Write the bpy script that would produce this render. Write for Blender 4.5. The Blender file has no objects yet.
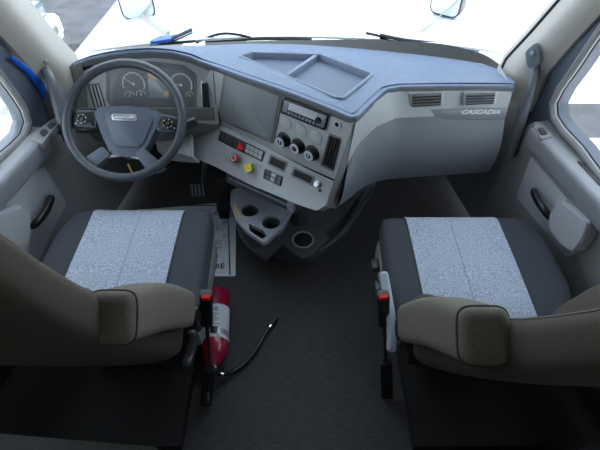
import bpy, bmesh, math, random
from mathutils import Vector as V, Matrix, Quaternion
from mathutils.bvhtree import BVHTree
random.seed(7)
R = math.radians
scene = bpy.context.scene
COL = scene.collection

# ------------------------------------------------------------------ camera
FPX, PITCH = 435.0, R(47)
CAM = V((0, 0, 1.65))
cd = bpy.data.cameras.new('camera'); cam = bpy.data.objects.new('camera', cd); COL.objects.link(cam)
cam.location = CAM; cam.rotation_euler = (R(90) - PITCH, 0, 0)
cd.sensor_width = 36; cd.lens = FPX / 600 * 36; cd.clip_start = .02; cd.clip_end = 300
scene.camera = cam

def ray(px, py):
    a, b = px - 300, 225 - py
    return V((a, FPX * math.cos(PITCH) + b * math.sin(PITCH), -FPX * math.sin(PITCH) + b * math.cos(PITCH)))
def at(px, py, x=None, y=None, z=None):
    d = ray(px, py)
    k = (x - CAM.x) / d.x if x is not None else (y - CAM.y) / d.y if y is not None else (z - CAM.z) / d.z
    return CAM + d * k

# ------------------------------------------------------------------ materials
MATS = {}
def mat(name, col, rough=.55, metal=0, spec=.5, noise=0, nscale=60, bump=0, bscale=300, col2=None, coat=0, emit=None, es=1, stretch=None):
    if name in MATS: return MATS[name]
    m = bpy.data.materials.new(name); m.use_nodes = True
    nt = m.node_tree; b = nt.nodes['Principled BSDF']
    b.inputs['Base Color'].default_value = (*col, 1); b.inputs['Roughness'].default_value = rough
    b.inputs['Metallic'].default_value = metal; b.inputs['Specular IOR Level'].default_value = spec
    b.inputs['Coat Weight'].default_value = coat
    tc = nt.nodes.new('ShaderNodeTexCoord'); vec = tc.outputs['Object']
    if stretch:
        mp = nt.nodes.new('ShaderNodeMapping'); mp.inputs['Scale'].default_value = stretch
        nt.links.new(vec, mp.inputs['Vector']); vec = mp.outputs['Vector']
    if noise or col2:
        n = nt.nodes.new('ShaderNodeTexNoise'); n.inputs['Scale'].default_value = nscale; n.inputs['Detail'].default_value = 4
        nt.links.new(vec, n.inputs['Vector'])
        r = nt.nodes.new('ShaderNodeValToRGB')
        c2 = col2 or tuple(c * (1 - noise) for c in col); c1 = col if col2 else tuple(min(1, c * (1 + noise)) for c in col)
        r.color_ramp.elements[0].position = .35; r.color_ramp.elements[1].position = .65
        r.color_ramp.elements[0].color = (*c2, 1); r.color_ramp.elements[1].color = (*c1, 1)
        nt.links.new(n.outputs['Fac'], r.inputs['Fac']); nt.links.new(r.outputs['Color'], b.inputs['Base Color'])
    if bump:
        n = nt.nodes.new('ShaderNodeTexNoise'); n.inputs['Scale'].default_value = bscale; n.inputs['Detail'].default_value = 3
        nt.links.new(vec, n.inputs['Vector'])
        bp = nt.nodes.new('ShaderNodeBump'); bp.inputs['Strength'].default_value = bump; bp.inputs['Distance'].default_value = .003
        nt.links.new(n.outputs['Fac'], bp.inputs['Height']); nt.links.new(bp.outputs['Normal'], b.inputs['Normal'])
    if emit:
        b.inputs['Emission Color'].default_value = (*emit, 1); b.inputs['Emission Strength'].default_value = es
    MATS[name] = m
    return m
def glass_mat(name, tint=(.95, .98, 1), refl=.06):
    m = bpy.data.materials.new(name); m.use_nodes = True; nt = m.node_tree; nt.nodes.clear()
    o = nt.nodes.new('ShaderNodeOutputMaterial'); mx = nt.nodes.new('ShaderNodeMixShader')
    t = nt.nodes.new('ShaderNodeBsdfTransparent'); g = nt.nodes.new('ShaderNodeBsdfGlossy')
    t.inputs['Color'].default_value = (*tint, 1); g.inputs['Roughness'].default_value = .03
    mx.inputs['Fac'].default_value = refl
    nt.links.new(t.outputs[0], mx.inputs[1]); nt.links.new(g.outputs[0], mx.inputs[2]); nt.links.new(mx.outputs[0], o.inputs['Surface'])
    MATS[name] = m; return m

M = dict(
    pad=mat('dash_pad_vinyl', (.145, .19, .27), .6, spec=.3, bump=.15, bscale=700, noise=.06, nscale=40),
    trayf=mat('dark_tray_floor', (.085, .115, .17), .6),  # darker colour for the tray floor
    tray=mat('tray_vinyl', (.15, .19, .26), .5, spec=.4, bump=.1, bscale=700),
    dash=mat('dash_grey_plastic_hazed', (.52, .54, .53), .5, bump=.1, bscale=900),  # windshield glare and missing rear light lifted into this grey
    dash2=mat('dash_silver_grey_plastic_hazed', (.40, .42, .44), .42),  # raised with the stack grey to carry the glare haze
    dashd=mat('dash_dark_plastic_hazed', (.20, .205, .20), .5, bump=.1, bscale=900),  # dark tone raised to hold the glare haze over the dash
    glove=mat('glovebox_grey_plastic', (.17, .185, .20), .45, bump=.12, bscale=900),
    band=mat('silver_trim', (.30, .32, .335), .35, metal=.3),
    black=mat('black_plastic', (.012, .013, .014), .4),
    blackm=mat('matte_black', (.012, .012, .013), .8),
    slat=mat('vent_slat_plastic', (.04, .043, .045), .35),
    screen=mat('dark_display_glass_hazed', (.30, .33, .335), .25, spec=.5),  # dark glass paled to include the haze over the stack
    lens=mat('cluster_lens', (.19, .20, .20), .3),  # lens colour paled to include the haze over the cluster
    chrome=mat('chrome', (.75, .76, .78), .15, metal=1),
    satin=mat('satin_silver', (.5, .52, .55), .35, metal=.8),
    silverp=mat('silver_plastic', (.62, .65, .70), .3),
    white=mat('white_print', (.8, .82, .82), .5),
    wheel=mat('wheel_leather', (.048, .056, .066), .38, bump=.12, bscale=600),
    hub=mat('wheel_hub_plastic', (.085, .105, .135), .42, bump=.06, bscale=900),
    trim=mat('pillar_trim', (.46, .435, .385), .6, bump=.05, bscale=500),
    trimb=mat('door_frame_plastic', (.075, .09, .12), .5),
    door=mat('door_grey_plastic', (.24, .25, .25), .5, bump=.12, bscale=800),
    dooru=mat('door_upper_plastic', (.20, .21, .225), .45, bump=.1, bscale=800),
    doorl=mat('door_insert_plastic', (.40, .42, .44), .5, bump=.1, bscale=800),
    rubber=mat('black_rubber', (.015, .015, .016), .65),
    seal=mat('grey_weatherstrip', (.2, .205, .2), .6),
    blue=mat('blue_body_paint', (.01, .12, .62), .25, coat=.6),
    hood=mat('white_body_paint', (.78, .82, .86), .3, coat=.5),
    asph=mat('asphalt', (.045, .048, .054), .9, noise=.25, nscale=3, bump=.3, bscale=30),
    conc=mat('concrete', (.75, .74, .72), .85, noise=.06, nscale=2),
    dirt=mat('sandy_concrete', (.085, .078, .066), .95, noise=.3, nscale=4),
    fab=mat('charcoal_seat_fabric', (.050, .055, .064), .95, noise=.2, nscale=500, bump=.4, bscale=900, spec=.2),
    fabl=mat('heather_grey_fabric', (.49, .54, .63), .95, col2=(.18, .205, .255), nscale=300, bump=.4, bscale=900, spec=.2),
    fabb=mat('brown_grey_seat_fabric', (.078, .068, .055), .95, noise=.25, nscale=420, bump=.4, bscale=800, spec=.2, stretch=(1, 1, 3)),
    fabx=mat('armrest_fabric', (.140, .126, .104), .95, noise=.2, nscale=420, bump=.4, bscale=800, spec=.2),
    pipe=mat('seam_piping', (.06, .066, .078), .8),
    floor=mat('black_ribbed_vinyl_floor', (.054, .054, .056), .75, noise=.25, nscale=200, bump=.4, bscale=250, stretch=(.15, 1, 1)),
    liner=mat('light_headliner', (.36, .36, .345), .9),
    dark=mat('dark_trim', (.03, .03, .032), .7),
    red=mat('red_extinguisher_paint', (.34, .008, .045), .22, coat=.4),
    redb=mat('red_button', (.75, .02, .02), .4, emit=(1, .05, .05), es=.03),
    redk=mat('red_knob', (.36, .05, .06), .4),
    yel=mat('yellow_knob', (.72, .6, .04), .4),
    paper=mat('paper_mat', (.82, .86, .92), .8),
    ink=mat('printed_ink', (.05, .055, .07), .8),
    label=mat('paper_label', (.72, .74, .80), .5),
    bin=mat('console_plastic', (.095, .10, .108), .42, bump=.08, bscale=800),
    binl=mat('console_tray_plastic', (.40, .43, .47), .35),
    grip=mat('grab_handle_plastic', (.13, .145, .16), .38),
    hose=mat('black_hose', (.012, .012, .013), .35),
    amber=mat('amber_sticker', (.6, .45, .12), .5),
    mirror=mat('mirror_face', (.8, .83, .86), .03, metal=1),
    seatp=mat('seat_side_plastic', (.33, .36, .40), .35),
    glow=mat('gauge_print', (.62, .66, .64), .5, emit=(.8, .9, .85), es=.12),
    orange=mat('display_orange', (.6, .35, .1), .5, emit=(1, .6, .25), es=.25),
    pale=mat('pale_blue_paint', (.10, .14, .18), .3),
    lamp=mat('lamp_glass', (.3, .32, .35), .1),
)
GL = glass_mat('windshield_glass'); GD = glass_mat('door_glass')

# floor gets fine ribs
nt = M['floor'].node_tree; b = nt.nodes['Principled BSDF']

# ------------------------------------------------------------------ mesh helpers
def join(*bms):
    out = bmesh.new()
    for b_ in bms:
        me = bpy.data.meshes.new('t'); b_.to_mesh(me); out.from_mesh(me); bpy.data.meshes.remove(me); b_.free()
    return out
def obj(name, bm, m, parent=None, smooth=35, kind=None, label=None):
    if isinstance(bm, (list, tuple)): bm = join(*bm)
    bmesh.ops.remove_doubles(bm, verts=bm.verts, dist=1e-6)
    bmesh.ops.recalc_face_normals(bm, faces=bm.faces)
    me = bpy.data.meshes.new(name); bm.to_mesh(me); bm.free()
    me.materials.append(M[m] if isinstance(m, str) else m)
    for p in me.polygons: p.use_smooth = True
    me.set_sharp_from_angle(angle=R(smooth))
    o = bpy.data.objects.new(name, me); COL.objects.link(o)
    if parent:
        o.parent = parent
        o.matrix_parent_inverse = WORLD[parent.name].inverted()
    WORLD[o.name] = Matrix.Identity(4) if True else None
    if kind: o['kind'] = kind
    if label: o['label'] = label
    return o
WORLD = {}
def thing(name, label, cat, loc, group=None, kind=None):
    o = bpy.data.objects.new(name, None); COL.objects.link(o); o.location = loc; o.empty_display_size = .05
    o['label'] = label; o['category'] = cat
    if group: o['group'] = group
    if kind: o['kind'] = kind
    WORLD[o.name] = Matrix.Translation(loc)
    return o
def tag(o, label, cat, group=None, kind=None):
    o['label'] = label; o['category'] = cat
    if group: o['group'] = group
    if kind: o['kind'] = kind
    return o

class Frame:
    def __init__(s, o, u, v):
        s.o = V(o); s.u = V(u).normalized(); v = V(v); s.v = (v - s.u * v.dot(s.u)).normalized()
        s.n = s.u.cross(s.v)
        if s.n.dot(CAM - s.o) < 0: s.n = -s.n
    def w(s, a, b, h=0): return s.o + s.u * a + s.v * b + s.n * h
    def px(s, px, py, h=0):
        d = ray(px, py); k = ((s.o + s.n * h) - CAM).dot(s.n) / d.dot(s.n)
        p = CAM + d * k - s.o
        return (p.dot(s.u), p.dot(s.v))
    def wpx(s, px, py, h=0): return s.w(*s.px(px, py, h), h)

def rpoly(pts, r, n=5):
    out = []; N = len(pts)
    for i in range(N):
        p = V(pts[i][:2]).to_2d(); a = V(pts[i - 1][:2]).to_2d() - p; c = V(pts[(i + 1) % N][:2]).to_2d() - p
        rr = r if not hasattr(r, '__len__') else r[i]
        la, lc = a.length, c.length
        if rr <= 0 or la < 1e-6 or lc < 1e-6: out.append(tuple(p)); continue
        a.normalize(); c.normalize()
        ang = a.angle(c)
        if ang > 3.05: out.append(tuple(p)); continue
        t = min(rr / math.tan(ang / 2), la * .45, lc * .45)
        p0, p1 = p + a * t, p + c * t
        for k in range(n + 1):
            q = k / n; out.append(tuple(p0 * (1 - q) ** 2 + p * 2 * q * (1 - q) + p1 * q * q))
    return out
def prism(F, pts, h0, h1, bev=0, seg=2):
    bm = bmesh.new()
    lo = [bm.verts.new(F.w(a, b_, h0)) for a, b_ in pts]; hi = [bm.verts.new(F.w(a, b_, h1)) for a, b_ in pts]
    n = len(pts)
    top = bm.faces.new(hi); bm.faces.new(lo[::-1])
    for i in range(n): bm.faces.new((lo[i], lo[(i + 1) % n], hi[(i + 1) % n], hi[i]))
    if bev > 0: bmesh.ops.bevel(bm, geom=list(top.edges), offset=bev, segments=seg, affect='EDGES', profile=.5, clamp_overlap=True)
    return bm
def pxp(F, pxs, h0, h1, bev=0, r=0, hp=None):
    pts = [F.px(x, y, h1 if hp is None else hp) for x, y in pxs]
    if r: pts = rpoly(pts, r)
    return prism(F, pts, h0, h1, bev)
def rect(cx, cy, w, h, r=0):
    p = [(cx - w / 2, cy - h / 2), (cx + w / 2, cy - h / 2), (cx + w / 2, cy + h / 2), (cx - w / 2, cy + h / 2)]
    return rpoly(p, r, 4) if r else p
def circ(cx, cy, r, n=32, a0=0, a1=2 * math.pi):
    return [(cx + r * math.cos(a0 + (a1 - a0) * k / n), cy + r * math.sin(a0 + (a1 - a0) * k / n)) for k in range(n)]
def ring(F, cx, cy, r0, r1, h0, h1, a0=0, a1=360, n=40):
    bm = bmesh.new(); full = abs(a1 - a0) >= 360; rows = []
    cnt = n if full else n + 1
    for k in range(cnt):
        a = R(a0 + (a1 - a0) * k / n); c, s_ = math.cos(a), math.sin(a)
        rows.append([bm.verts.new(F.w(cx + r * c, cy + r * s_, h)) for r, h in ((r0, h0), (r0, h1), (r1, h1), (r1, h0))])
    for k in range(n):
        a, b_ = rows[k], rows[(k + 1) % cnt]
        for j in range(4): bm.faces.new((a[j], a[(j + 1) % 4], b_[(j + 1) % 4], b_[j]))
    if not full: bm.faces.new(rows[0]); bm.faces.new(rows[-1][::-1])
    return bm
def lathe(o, axis, prof, n=32):
    axis = V(axis).normalized(); x = axis.orthogonal().normalized(); y = axis.cross(x); bm = bmesh.new(); rows = []
    for r, h in prof:
        rows.append([bm.verts.new(V(o) + axis * h + (x * math.cos(2 * math.pi * k / n) + y * math.sin(2 * math.pi * k / n)) * max(r, 1e-5)) for k in range(n)])
    for a, b_ in zip(rows, rows[1:]):
        for k in range(n): bm.faces.new((a[k], a[(k + 1) % n], b_[(k + 1) % n], b_[k]))
    bm.faces.new(rows[0][::-1]); bm.faces.new(rows[-1])
    return bm
def cat(pts, n=6, closed=False):
    P = [V(p) for p in pts]; out = []; N = len(P)
    for i in range(N if closed else N - 1):
        if closed: p0, p1, p2, p3 = P[i - 1], P[i], P[(i + 1) % N], P[(i + 2) % N]
        else: p0, p1, p2, p3 = P[max(i - 1, 0)], P[i], P[i + 1], P[min(i + 2, N - 1)]
        for k in range(n):
            t = k / n
            out.append(.5 * ((2 * p1) + (p2 - p0) * t + (2 * p0 - 5 * p1 + 4 * p2 - p3) * t * t + (3 * p1 - p0 - 3 * p2 + p3) * t ** 3))
    if not closed: out.append(P[-1])
    return out
def tube(pts, r, n=12, closed=False, flat=1, up=None):
    P = [V(p) for p in pts]; bm = bmesh.new(); rows = []; N = len(P); prev = None
    for i, p in enumerate(P):
        t = (P[(i + 1) % N] - P[i - 1]) if closed else (P[min(i + 1, N - 1)] - P[max(i - 1, 0)])
        t.normalize()
        if up is not None: x = V(up).cross(t).normalized()
        elif prev is None: x = t.orthogonal().normalized()
        else: x = (prev - t * prev.dot(t)).normalized()
        prev = x; y = t.cross(x); rr = r[i] if hasattr(r, '__len__') else r
        rows.append([bm.verts.new(p + x * rr * math.cos(2 * math.pi * k / n) + y * rr * flat * math.sin(2 * math.pi * k / n)) for k in range(n)])
    for i in range(N if closed else N - 1):
        a, b_ = rows[i], rows[(i + 1) % N]
        for k in range(n): bm.faces.new((a[k], a[(k + 1) % n], b_[(k + 1) % n], b_[k]))
    if not closed: bm.faces.new(rows[0][::-1]); bm.faces.new(rows[-1])
    return bm
def loft(rows, close=False, thick=0):
    """rows of points -> skin; thick pushes a back face away from the normals"""
    bm = bmesh.new(); g = [[bm.verts.new(p) for p in r] for r in rows]; fs = []
    for i in range(len(g) - 1):
        for j in range(len(g[0]) - 1): fs.append(bm.faces.new((g[i][j], g[i][j + 1], g[i + 1][j + 1], g[i + 1][j])))
    if thick:
        bm.normal_update()
        bmesh.ops.solidify(bm, geom=fs, thickness=thick)
    return bm
def box(c, s, bev=0, seg=2, rot=None):
    bm = bmesh.new(); bmesh.ops.create_cube(bm, size=1)
    bmesh.ops.scale(bm, vec=s, verts=bm.verts)
    if bev: bmesh.ops.bevel(bm, geom=list(bm.edges), offset=bev, segments=seg, affect='EDGES', profile=.5, clamp_overlap=True)
    if rot is not None: bmesh.ops.transform(bm, matrix=rot.to_4x4(), verts=bm.verts)
    bmesh.ops.translate(bm, vec=V(c), verts=bm.verts)
    return bm
def superloft(st, n=48, disp=None):
    bm = bmesh.new(); rows = []
    for i, (c, X, Z, a, b_, e) in enumerate(st):
        row = []
        for k in range(n):
            t = 2 * math.pi * k / n; cs, sn = math.cos(t), math.sin(t)
            u = math.copysign(abs(cs) ** (2 / e), cs); w_ = math.copysign(abs(sn) ** (2 / e), sn)
            d = disp(u, w_, i / (len(st) - 1)) if disp else 0
            row.append(bm.verts.new(V(c) + X * a * u + Z * (b_ * w_ + d)))
        rows.append(row)
    for p, q in zip(rows, rows[1:]):
        for k in range(n): bm.faces.new((p[k], p[(k + 1) % n], q[(k + 1) % n], q[k]))
    bm.faces.new(rows[0][::-1]); bm.faces.new(rows[-1])
    return bm
def spine(path, X, a, b_, e, r0, r1, k=6, n=20):
    """stations along a path with rounded ends; a, b_ may be functions of t"""
    P = cat(path, 8) if len(path) > 2 else [V(path[0]).lerp(V(path[1]), i / 24) for i in range(25)]
    L = [0]
    for p, q in zip(P, P[1:]): L.append(L[-1] + (q - p).length)
    T = L[-1]
    def pos(s):
        s = min(max(s, 0), T)
        for i in range(len(L) - 1):
            if L[i + 1] >= s: return P[i].lerp(P[i + 1], (s - L[i]) / max(1e-9, L[i + 1] - L[i])), (P[i + 1] - P[i]).normalized()
        return P[-1], (P[-1] - P[-2]).normalized()
    ss = [(r0 * (1 - math.cos(math.pi / 2 * j / k)), r0 * (1 - math.sin(math.pi / 2 * j / k))) for j in range(k)]
    ss += [(r0 + (T - r0 - r1) * j / n, 0) for j in range(n + 1)]
    ss += [(T - r1 * (1 - math.cos(math.pi / 2 * j / k)), r1 * (1 - math.sin(math.pi / 2 * j / k))) for j in range(k - 1, -1, -1)]
    st = []
    for s, sh in ss:
        p, t = pos(s); tt = s / T
        Xv = (X - t * X.dot(t)).normalized(); Z = Xv.cross(t)
        A = a(tt) if callable(a) else a; B = b_(tt) if callable(b_) else b_
        st.append((p, Xv, Z, max(A - sh, .002), max(B - sh, .002), e))
    return st
def text(F, s, a, b_, size, h, depth=.0006, ux=None, vy=None, bold=0, shear=0, sx=1):
    """flat raised lettering on frame F, reading along F.u (or ux)"""
    c = bpy.data.curves.new('t', 'FONT'); c.body = s; c.size = size; c.align_x = 'CENTER'; c.align_y = 'CENTER'; c.extrude = depth; c.offset = bold; c.shear = shear
    o = bpy.data.objects.new('t', c); COL.objects.link(o)
    dg = bpy.context.evaluated_depsgraph_get(); me = bpy.data.meshes.new_from_object(o.evaluated_get(dg))
    bm = bmesh.new(); bm.from_mesh(me)
    bpy.data.objects.remove(o); bpy.data.curves.remove(c); bpy.data.meshes.remove(me)
    U = (ux or F.u).normalized(); N = F.n; W = N.cross(U)
    o3 = F.w(a, b_, h)
    for v in bm.verts: v.co = o3 + U * v.co.x * sx + W * v.co.y + N * v.co.z
    return bm

def bvh_of(o):
    bm = bmesh.new(); bm.from_mesh(o.data); t = BVHTree.FromBMesh(bm); bm.free(); return t
def hitpx(t, px, py, off=0):
    h = t.ray_cast(CAM, ray(px, py).normalized())
    return (h[0] + (h[1] if h[1].dot(CAM - h[0]) > 0 else -h[1]) * off) if h[0] else None

# ================================================================== SETTING
# ---- side wall planes (cab tapers towards the nose)
def xR(y): return 1.17 - .17 * y
def xL(y): return -(1.26 - .17 * y)
UR = V((-.17, 1, 0)).normalized(); UL = V((.17, 1, 0)).normalized()
FR = Frame((xR(0), 0, 0), UR, (0, 0, 1)); FL = Frame((xL(0), 0, 0), UL, (0, 0, 1))
assert FR.n.x < 0 and FL.n.x > 0

def holed(F, outer, hole, h0, h1):
    bm = bmesh.new()
    def lp(pts):
        vs = [bm.verts.new(F.w(a, b_, h1)) for a, b_ in pts]
        return [bm.edges.new((vs[i], vs[(i + 1) % len(vs)])) for i in range(len(vs))]
    es = lp(outer) + lp(hole)
    bmesh.ops.triangle_fill(bm, use_beauty=True, edges=es)
    r = bmesh.ops.extrude_face_region(bm, geom=list(bm.faces))
    bmesh.ops.translate(bm, vec=F.n * (h0 - h1), verts=[g for g in r['geom'] if isinstance(g, bmesh.types.BMVert)])
    return bm

obj('floor', box((-.05, .25, -.03), (2.7, 4.1, .06)), 'floor', kind='structure')
obj('ceiling', box((-.05, .05, 2.13), (2.7, 3.3, .06)), 'liner', kind='structure')
obj('wall_back', box((-.05, -1.62, 1.05), (2.7, .06, 2.1)), 'dark', kind='structure')
# side walls behind the doors
for nm, F in (('wall_left', FL), ('wall_right', FR)):
    obj(nm, prism(F, [(-1.7, 0), (.29, 0), (.29, 2.1), (-1.7, 2.1)], -.08, -.02), 'dark', kind='structure')
# firewall
obj('wall_front', box((-.05, 1.98, .30), (2.2, .05, .60)), 'blackm', kind='structure')

# window outlines on the wall planes (rounded front lower corner, seen in the photo)
wR = [FR.px(x, y) for x, y in ((593, 45), (578, 68), (562, 90), (555, 104), (556, 116), (564, 128), (581, 146), (600, 172))]
wL = [FL.px(x, y) for x, y in ((0, 79), (12, 95), (22, 110), (26, 122), (22, 134), (12, 144), (0, 154))]
def finish_window(w):
    zlo = w[-1][1]; ft = w[0]
    up = V(w[0]) - V(w[2]); up.normalize()
    t = (1.36 - ft[1]) / up.y
    top = (ft[0] + up.x * t, 1.36)
    return w + [(.42, zlo - .0), (.36, zlo + .05), (.36, 1.32), (.42, 1.38), (top[0] - .06, 1.38), (top[0] - .01, 1.35)]
wR = finish_window(wR); wL = finish_window(wL)

def inset(pts, d):
    """offset polygon outward by d"""
    N = len(pts); out = []
    area = sum(pts[i][0] * pts[(i + 1) % N][1] - pts[(i + 1) % N][0] * pts[i][1] for i in range(N))
    s = 1 if area > 0 else -1
    for i in range(N):
        p = V(pts[i]).to_2d(); e0 = (p - V(pts[i - 1]).to_2d()).normalized(); e1 = (V(pts[(i + 1) % N]).to_2d() - p).normalized()
        n_ = (V((e0.y, -e0.x)) + V((e1.y, -e1.x))).normalized() * s
        out.append(tuple(p + n_ * d))
    return out

def door(side):
    F, w, n = (FL, wL, 1) if side == 'left' else (FR, wR, 2)
    L = side == 'left'
    d = bpy.data.objects.new('door_%d' % n, None); COL.objects.link(d); d.location = F.w(.9, 0, 0)
    WORLD[d.name] = Matrix.Translation(d.location); d['kind'] = 'structure'
    d['label'] = ('driver side' if L else 'passenger side') + ' cab door with grey inner panel and window'; d['category'] = 'door'
    # painted frame around the window; its front edge follows the pillar
    e0 = F.px(*((0, 34) if L else (600, 14))); e1 = F.px(*((56, 110) if L else (541, 80)))
    up = (V(e0) - V(e1)).normalized(); t = (1.52 - e1[1]) / up.y; e2 = (e1[0] + up.x * t, 1.52)
    outer = [(.28, .05), (1.56, .05), (1.56, .7), e1, e2, (.28, 1.52)]
    obj('frame', holed(F, outer, w, -.055, -.012), 'trimb', d)
    if L:
        obj('edge', [tube([F.wpx(x, y, .0) for x, y in ((10, 57), (27, 70), (40, 85), (49, 100))], [.008, .012, .016, .013], 10, flat=.5)], 'blue', d, label='bright blue painted edge')
    obj('weatherstrip', tube([F.w(a, b_, .002) for a, b_ in cat([V((*p, 0)) for p in inset(w, .012)], 1, True)] if False else [F.w(a, b_, .0) for a, b_ in inset(w, .012)], .013, 8, closed=True), 'seal', d)
    obj('window_glass', prism(F, inset(w, .008), -.036, -.031), GD, d)
    # outer belt moulding
    # lower inner panel
    zb = min(p[1] for p in w) - .012
    obj('inner_panel', [prism(F, rpoly([(.28, .10), (1.50, .10), (1.50, .60), (1.44, zb), (.28, zb)], .03), -.012, .045, .01)], 'door', d)
    obj('lower_strip', prism(F, rpoly([(.28, .08), (1.25, .08), (1.2, .2), (.28, .2)], .03), .04, .052, .004), 'dark', d, label='dark lower strip')  # dark strip along the door bottom
    # sill pad
    a1 = 1.40 if L else 1.42
    pad = superloft(spine([F.w(.25, zb - .040, .062), F.w(1.0, zb - .038, .060), F.w(a1, zb - .04, .055)], F.n, .024, .040, 3.6, .01, .03))
    obj('sill_recess_shade', prism(Frame(F.w(0, zb + .001, .02), F.u, F.n), rpoly([(.3, -.018), (1.16, -.018), (1.20, .010), (.3, .010)], .012), -.004, .0015), 'dark', d, label='dark strip painting the shade of the sill recess')  # flat dark strip paints the shade of a sill recess
    obj('sill_pad', pad, 'dooru', d)
    if L:
        ins = [(44, 166), (67, 203), (38, 262), (10, 300), (-60, 300), (-60, 230)]
        bulge = [(-5, 214), (22, 205), (31, 212), (31, 240), (22, 275), (-40, 290), (-60, 240)]
        hp = [(52, 196), (47, 209), (38, 221), (31, 228)]
        lip = [(67, 203), (40, 253), (10, 300)]
    else:
        ins = [(531, 156), (516, 197), (566, 257), (574, 255), (590, 226)]
        bulge = [(549, 213), (560, 199), (590, 222), (584, 240), (574, 253), (561, 246), (549, 229)]
        hp = [(533, 190), (538, 201), (545, 211), (550, 218)]
        lip = [(516, 198), (540, 228), (567, 258)]
    obj('pocket_panel', pxp(F, ins, .04, .053, .005, .01), 'doorl', d)
    obj('armrest', [prism(F, inset(rpoly([F.px(x, y, .09) for x, y in bulge], .018, 8), -.008 + .008 * math.cos(k * math.pi / 8)), .05, .066 + .028 * math.sin(k * math.pi / 8)) for k in range(5)], 'doorl', d)
    pts = [F.wpx(x, y, h) for (x, y), h in zip(hp, (.075, .098, .102, .08))]
    obj('pull_handle', superloft(spine(pts, F.n, .012, .0135, 2.6, .012, .012)), 'black', d)
    # switch plate on the sill corner
    if L:
        sp = [(34, 132), (55, 117), (60, 121), (42, 144), (30, 139)]
        sw = [[(39, 132), (44, 128), (48, 131), (43, 136)], [(47, 126), (52, 121), (56, 123), (51, 128)]]
    else:
        sp = [(533, 124), (543, 124), (553, 136), (541, 139)]
        sw = [[(538, 128), (543, 127), (548, 133), (542, 134)]]
    FS = Frame(F.w(1.3, zb + .004, .03), F.u, F.n - V((0, 0, 0.10)))
    obj('switch_plate', pxp(FS, sp, -.02, .004, .002, .008), 'dashd', d)
    for q in sw:
        obj('window_switch', pxp(FS, q, .003, .010, .002, .004), 'slat', d)
    # cushion of trim ahead of the window (quarter panel)
    return d
door('left'); door('right')

# kick panels and A-pillar trims
kl = [FL.wpx(x, y, .05) for x, y in ((53, 158), (68, 203), (110, 172), (84, 132))]
obj('trim_1', prism(FL, rpoly([(1.44, .05), (1.53, .62), (1.56, .78), (1.72, .76), (2.02, .66), (2.02, .05)], .02), -.05, .035, .008), 'door', kind='structure')
obj('trim_2', prism(FR, rpoly([(1.44, .05), (1.53, .62), (1.56, .72), (1.72, .70), (2.02, .62), (2.02, .05)], .02), -.05, .035, .008), 'door', kind='structure')
def pillar(nm, wind, seal, flip):
    """wind: windshield-side pixel edge with y; seal: door-side edge on wall plane"""
    rows = []
    for (wx, wy, yy), (sx, sy) in zip(wind, seal):
        A = at(wx, wy, y=yy); F = FL if flip else FR; Bp = F.wpx(sx, sy, .0)
        mid = (A + Bp) / 2 + F.n * .03 + V((0, -.01, 0))
        row = [A + V((0, .05, -.0)) + F.n * -.01, A] + [p for p in cat([A, mid, Bp], 4)[1:]] + [Bp + F.n * -.04]
        rows.append(row)
    # continue to the roof
    dv = (rows[-1][1] - rows[-2][1]); s = (2.05 - rows[-1][1].z) / dv.z
    rows.append([p + (rows[-1][1] - rows[-2][1]) * s * V((1, 1, 1)).x for p in rows[-1]])
    obj('trim_%d' % (int(nm[-1]) + 5), [tube([r[1] + V((0, .004, 0)) for r in rows], .0075, 8)], 'rubber', None, kind='structure')
    bm = loft(rows, thick=.012)
    return obj(nm, bm, 'trim', kind='structure')
pillar('trim_3', [(80, 78, 1.70), (72, 62, 1.72), (45, 33, 1.66), (18, 0, 1.60)], [(76, 130), (56, 100), (28, 62), (-2, 30)], True)
pillar('trim_4', [(497, 80, 1.64), (507, 59, 1.68), (532, 32, 1.64), (560, 0, 1.58)], [(530, 112), (545, 76), (574, 42), (602, 12)], False)
# windshield header and roof side rails (off the top of the frame)
obj('trim_5', box((-.05, 1.22, 2.06), (2.1, .5, .1), .02), 'liner', kind='structure')

for nm, F in (('trim_6', FL), ('trim_7', FR)):
    obj(nm, prism(F, [(.2, 1.5), (1.55, 1.5), (1.45, 2.1), (.2, 2.1)], -.08, -.01), 'liner', kind='structure')

# windshield
rows = []
for t in (0, .5, 1):
    z = .74 + 1.34 * t; row = []
    for i in range(17):
        x = -1.0 + 1.92 * i / 16 + .0
        y = 1.97 - .62 * t - .20 * abs((x + .05) / .96) ** 2.2
        row.append(V((x, y, z)))
    rows.append(row)
obj('window_1', loft(rows, thick=.005), GL, kind='structure')

# outside ground
obj('ground', box((0, 20, -1.31), (90, 90, .1)), 'conc', kind='structure')
g = at(100, 28, z=-1.25)
Fg = Frame((0, 0, -1.26), (1, 0, 0), (0, 1, 0))
asp = [at(*p, z=-1.255) for p in ((66, 60), (110, -40))]
obj('asphalt_road', prism(Fg, [(-30, 5.3), (-2.75, 5.3), (-2.85, 40), (-30, 40)], 0, .012), 'asph', kind='structure')
dirt = []
random.seed(3)
for i in range(40): dirt.append((-2.80 - .32 - .16 * random.random(), i * .5 + 3.4))
obj('pavement_strip', prism(Fg, dirt + [(-1.75, 23), (-1.75, 3.4)], .006, .02), 'dirt', kind='structure')
random.seed(7)
obj('asphalt_lane', prism(Fg, [(2.2, 4.05), (14, 4.05), (14, 4.75), (2.2, 4.75)], 0, .012), 'asph', kind='structure')

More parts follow.
